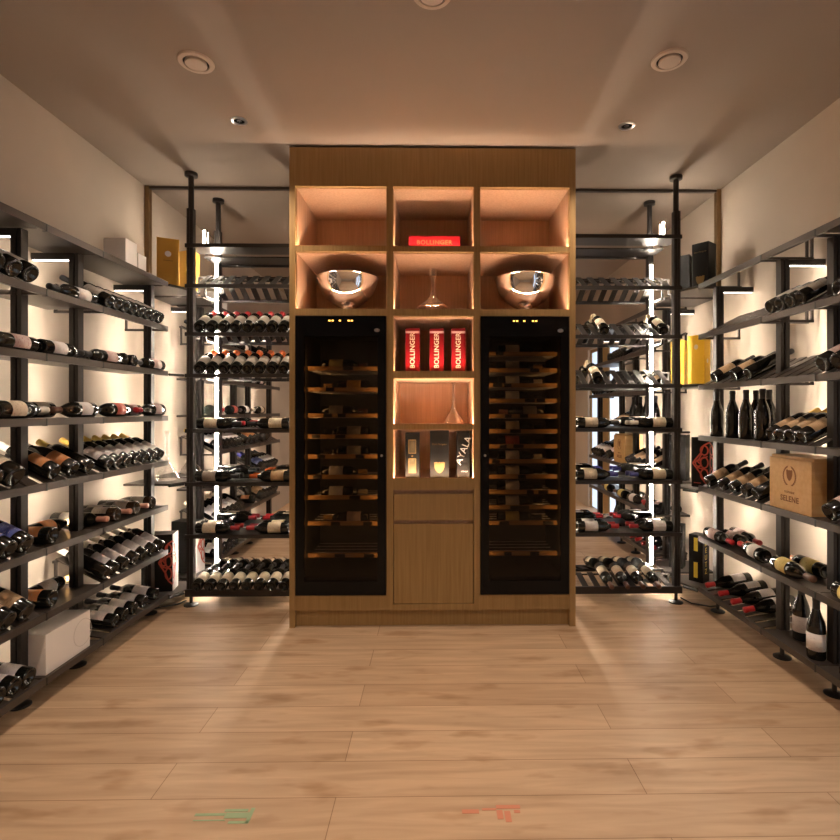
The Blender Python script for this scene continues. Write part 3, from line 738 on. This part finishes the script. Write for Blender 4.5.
g = gift('gift_box', 'black box with coral lattice print between pole rack and wooden-crate rack', xY(704, 3.74), 3.74, .816, .125, .125, .355, R(-50), M['dark_box'])
lattice(g, .0625, -.0625, .17, .115, .15, M['art_red'])
b = B(); box(b, -.045, .005, -.0631, -.0627, .028, .033); obj('lettering_line', b, M['art_red'], g, local=True)
g = gift('gift_box', 'black and pale grey box with pink print, low in the corner', -1.935, 3.72, .106, .20, .125, .395, R(10), M['dark_box'])
b = B(); box(b, .1003, .1013, -.0625, .0625, 0, .395); obj('pale_side', b, M['grey_box'], g, local=True)
lattice(g, .1014, -.0625, .20, .09, .15, M['art_red'])
g = gift('gift_box', 'slim black box with stacked yellow letters on the lowest corner shelf', xY(699, 3.76), 3.76, .136, .10, .10, .335, R(-52), M['dark_box'])
for i, ch in enumerate('DEUTZ'):
    text('lettering', ch, .052, M['yellow_ink'], g, (.0504, -.002, .275 - i * .05), (R(90), 0, R(90)))
b = B(); box(b, -.014, .014, -.0508, -.0502, .22, .315); box(b, -.014, .014, -.0508, -.0502, .03, .14); obj('yellow_panel', b, M['yellow_ink'], g, local=True)
# glass decanter on left corner shelf (tall pipe neck)
def glass_thing(name, label, prof, loc, group=None, n=28):
    b = B(); lathe(b, prof, n); o = obj(name, b, M['clear'], smooth=True); o.location = loc
    return tag(o, label, 'decanter', group)
deca = [(0, .004), (.07, .003), (.095, .006), (.10, .014), (.085, .034), (.05, .06), (.024, .085), (.015, .115), (.0135, .20), (.020, .245), (.0185, .245), (.012, .20), (.0135, .116), (.022, .088), (.047, .063), (.08, .036), (.094, .016), (.09, .010), (0, .007)]
glass_thing('glass_decanter', 'clear glass decanter with a tall thin neck on the corner shelf', [(r_ * .8, z_ * 1.45) for r_, z_ in deca], (-1.90, 3.75, .863))

# boxes on the side racks
def xyL(px, x): return yL(px, x)
gift('white_box', 'larger white cardboard box on top of the tall wall rack', -1.915, 3.225, ZL[0], .13, .12, .165, 0, M['white_box'])
gift('white_box', 'smaller white box beside the larger one, mirror side, on the rack top', -1.90, 3.345, ZL[0], .10, .09, .115, 0, M['white_box'])
yA, yB_ = 2.482, 2.795
g = gift('carton_box', 'long white carton with a faint ring printed, on the lowest shelf', -1.885, (yA + yB_) / 2, ZL[7] - .003, .13, yB_ - yA, .19, 0, M['white_box'])
b = B()
for i in range(20):
    a0, a1 = 2 * math.pi * i / 20, 2 * math.pi * (i + 1) / 20
    q = []
    for xo in (.0651, .0656):
        for (rr, a) in ((.066, a0), (.069, a0), (.069, a1), (.066, a1)):
            q.append((xo, .10 + rr * math.cos(a), .095 + rr * math.sin(a)))
    hexa(b, q)
obj('printed_ring', b, M['grey_box'], g, local=True)
# wooden crate
yA, yB_ = 2.838, 2.520
cw = yA - yB_
cr = thing('wooden_crate', 'pale wooden wine crate with a burnt wreath emblem on the rack', 'crate', (XF + .025, (yA + yB_) / 2, ZR[4] - .003), R(-90))
hC = .282; dC = .17
b = B(); box(b, -cw / 2, cw / 2, .012, dC, 0, hC); obj('case', b, M['pine'], cr, local=True, bevel=.003)
b = B(); box(b, -cw / 2, cw / 2, 0, .0115, 0, hC - .014); obj('lid_panel', b, M['pine'], cr, local=True, bevel=.002)
b = B()
for sgn in (-1, 1):
    for i in range(11):
        a = R(-62 + i * 13) if sgn > 0 else R(180 + 62 - i * 13)
        c = Vector((.046 * math.cos(a), 0, .050 * math.sin(a))); tdir = a + sgn * R(90) - sgn * R(28)
        e = Vector((math.cos(tdir), 0, math.sin(tdir))) * .012; nrm = Vector((-e.z, 0, e.x)) * .32
        o0 = Vector((0, -.0002, .178)); pts = [c - e, c + nrm, c + e, c - nrm]
        q = [p + o0 for p in pts]; q2 = [p + o0 + Vector((0, -.0006, 0)) for p in pts]; hexa(b, q + q2)
obj('wreath_emblem', b, M['brown_ink'], cr, local=True)
shield('crest_emblem', .048, .058, M['brown_ink'], cr, 0, -.0002, .183)
text('lettering', 'DOMAINE', .017, M['brown_ink'], cr, (0, -.0004, .095), FRONT)
text('lettering', 'SELENE', .040, M['brown_ink'], cr, (0, -.0004, .060), FRONT, space=1.1, bold=.0012)

# ---------------------------------------------------------------- things in the oak cabinet
def steel_bowl(px, label):
    y = 3.53; x = xY(px, y)
    b = B()
    prof = [(0, .0), (.070, 0), (.073, .005), (.066, .014), (.050, .030), (.044, .046), (.050, .058), (.085, .070), (.130, .098), (.168, .142), (.190, .195), (.199, .245), (.207, .252), (.204, .256), (.194, .248), (.184, .196), (.162, .145), (.125, .104), (.08, .078), (0, .066)]
    lathe(b, prof, 48); o = obj('wine_bowl', b, M['chrome'], smooth=True); o.location = (x, y, zb1 - .0075)
    tag(o, label, 'bowl', 'steel wine bowls')
steel_bowl(348, 'polished steel wine bowl in niche over fridge with wider-spaced shelves'); steel_bowl(524.6, 'polished steel wine bowl in niche over fridge with close-spaced shelves')
y = 3.43
glass_thing('glass_decanter', 'wide-based glass decanter in the niche between the steel bowls', [(0, .022), (.07, .018), (.100, .026), (.108, .036), (.100, .046), (.062, .072), (.030, .098), (.017, .125), (.0135, .16), (.0145, .225), (.023, .290), (.0215, .290), (.013, .225), (.012, .16), (.0155, .126), (.028, .10), (.06, .075), (.098, .047), (.105, .036), (.098, .030), (.07, .024), (0, .027)], (xY(433, y), y, zb1 - .0075))
glass_thing('glass_decanter', 'long-necked glass decanter in the niche between red and black boxes', [(r_ * .66, z_ * 1.12) for r_, z_ in deca], (xY(453.5, 3.44), 3.44, zd1 - .0075))
# red box lying flat
y = 3.42; xa, xb = xY(408.8, y - .05), xY(460, y - .05)
g = gift('champagne_box', 'red box lying flat in the top middle niche of the cabinet', (xa + xb) / 2, y, za1 - .0075, xb - xa, .10, .092, 0, M['red_box'])
text('lettering', 'BOLLINGER', .040, M['gold_ink'], g, (0, -.0504, .050), FRONT, space=1.12, bold=.001)
for a, b_, lb in ((405.4, 419.7, 'red upright champagne box on the side of the yellow-labelled bottle fridge'), (429.6, 443.9, 'red upright champagne box between two like it in the niche'), (451.4, 465.5, 'red upright champagne box on the side of the thirteen-shelf fridge')):
    y = 3.44; xa, xb = xY(a, y - .05), xY(b_, y - .05)
    g = gift('champagne_box', lb, (xa + xb) / 2, y, zc1 - .0075, xb - xa, .10, .290, 0, M['red_box']); g['group'] = 'three upright red champagne boxes'
    text('lettering', 'BOLLINGER', .044, M['cream_ink'], g, (0, -.0504, .146), (R(90), R(-90), 0), space=1.0, bold=.0004)
    b = B(); box(b, -(xb - xa) / 2 - .0005, (xb - xa) / 2 + .0005, -.0506, .0506, .258, .272); obj('silver_band', b, M['silver_band'], g, local=True)
y = 3.42
def niche_box(a, b_, top, lb, rz=0):
    xa, xb = xY(a, y - .05), xY(b_, y - .05)
    return gift('champagne_box', lb, (xa + xb) / 2, y, ze1 - .0075, xb - xa, .10, zP(top, 0, y - .05) - ze1 + .0075, rz, M['dark_box']), xb - xa
g, wd = niche_box(405.3, 419.2, 433, 'black champagne box with two framed gold panels in the lowest niche')
for z0, z1 in ((.155, .245), (.03, .125)):
    b = B(); box(b, -.025, .025, -.0507, -.0502, z0, z1); obj('gold_panel', b, M['gold_ink'], g, local=True)
    b = B(); box(b, -.020, .020, -.0511, -.0507, z0 + .005, z1 - .005); obj('dark_panel', b, mat('dark_olive', (.07, .05, .02), .5), g, local=True)
disc('small_seal', .006, M['gold_ink'], g, 0, -.0502, .139)
g, wd = niche_box(430, 449, 431, 'black champagne box with a gold shield in the lowest niche')
shield('gold_shield', .070, .072, M['gold_ink'], g, .0, -.0502, .065)
text('lettering', 'Dom Pérignon', .016, M['gold_ink'], g, (0, -.0504, .215), FRONT)
g, wd = niche_box(457.0, 469.6, 431.5, 'black champagne box with large slanting white letters in the lowest niche')
text('lettering', 'AYALA', .062, M['silver_ink'], g, (.002, -.0504, .175), (R(90), R(-68), 0), space=1.0)
text('lettering', 'AYALA', .014, M['silver_ink'], g, (.008, -.0504, .04), FRONT)

# ---------------------------------------------------------------- ceiling fittings
def vent(px, py, lb):
    d = F * (HC - H) / (PY - py); t_ = (px - PX) / F; x = d * (t_ * CY + SY); yy = d * (-t_ * SY + CY)
    t = thing('ceiling_vent', lb, 'air vent', (x, yy, HC), 0, 'round ceiling vents')
    b = B(); lathe(b, [(.058, -.004), (.060, -.010), (.078, -.008), (.083, -.001), (.058, -.001)], 36); obj('ring', b, M['vent'], t, local=True, smooth=True)
    b = B(); lathe(b, [(0, -.002), (.060, -.002), (.060, -.0005), (0, -.0005)], 36); obj('throat', b, M['gap'], t, local=True)
    b = B(); lathe(b, [(0, -.016), (.046, -.016), (.050, -.012), (.048, -.003), (0, -.003)], 36); obj('disc', b, M['vent'], t, local=True, smooth=True)
vent(196, 62, 'round ceiling vent above the white-box rack side'); vent(669.5, 59.5, 'round ceiling vent above the wooden-crate rack side')
vent(432, -7, 'round ceiling vent cut off by the picture top, above the cabinet')
def down(x, y, lb, on):
    t = thing('downlight', lb, 'downlight', (x, y, HC), 0, 'recessed ceiling downlights')
    b = B(); lathe(b, [(.030, -.004), (.033, -.008), (.043, -.006), (.046, -.0005), (.030, -.0005)], 28); obj('trim_ring', b, M['steel'], t, local=True, smooth=True)
    b = B(); lathe(b, [(0, -.002), (.030, -.002), (.030, -.0006), (0, -.0006)], 28); obj('baffle', b, M['gloss_black'], t, local=True)
    b = B(); lathe(b, [(0, -.0045), (.012, -.004), (.013, -.002), (0, -.002)], 20); obj('lens', b, M['chrome'], t, local=True, smooth=True)
down(-1.125, 3.03, 'small downlight in the ceiling before the gold-box pole rack', True)
down(1.118, 3.05, 'small downlight in the ceiling before the yellow-box pole rack', True)
for x, y, k in ((-1.125, 3.03, 1.2), (1.118, 3.05, 1.2), (-1.12, 1.0, 1.5), (1.12, 1.0, 1.5), (-1.12, -.9, .6), (1.12, -.9, .6), (0, .2, .9)): spot('downlight_or_fill', x, y, SPOT_W * k)  # first pair in the fittings, rear pairs unseen, centre spot added to brighten cabinet

# ---------------------------------------------------------------- cables and floor marks
def cable(pts, lb):
    b = B(); tube(b, pts, .005, 6); tag(obj('cable', b, M['black'], smooth=True), lb, 'cable')
cable([(-1.77, 3.76, .012), (-1.80, 3.70, .008), (-1.92, 3.62, .008), (-2.02, 3.66, .008), (-2.12, 3.60, .008)], 'black cable on the floor behind the black and pale grey box')
cable([(1.77, 3.76, .012), (1.80, 3.66, .008), (1.90, 3.60, .008), (2.02, 3.62, .008), (2.12, 3.56, .008)], 'black cable on the floor beneath the stacked-letter box')
def mark(name, boxes, m, lb):  # thin coloured streaks laid flat on the floor
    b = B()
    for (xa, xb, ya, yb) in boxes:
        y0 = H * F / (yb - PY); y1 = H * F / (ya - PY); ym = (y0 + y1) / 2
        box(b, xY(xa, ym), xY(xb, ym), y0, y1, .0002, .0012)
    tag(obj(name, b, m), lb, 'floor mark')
mark('floor_streak', [(248.2, 252, 806, 821), (225, 248.2, 807, 809.5), (225, 248.2, 810.5, 816), (228, 248.2, 819, 821.5), (195, 225, 811, 813.5), (193, 225, 817.4, 818.4)], M['green_mark'], 'faint green streaked mark on the oak floor')
mark('floor_streak', [(462, 479, 810, 814), (482, 496, 809, 811), (496, 520, 806, 809.5), (497, 503, 811, 820), (505, 511, 812, 823), (514, 520, 811, 814)], M['red_mark'], 'faint red streaked mark on the oak floor')
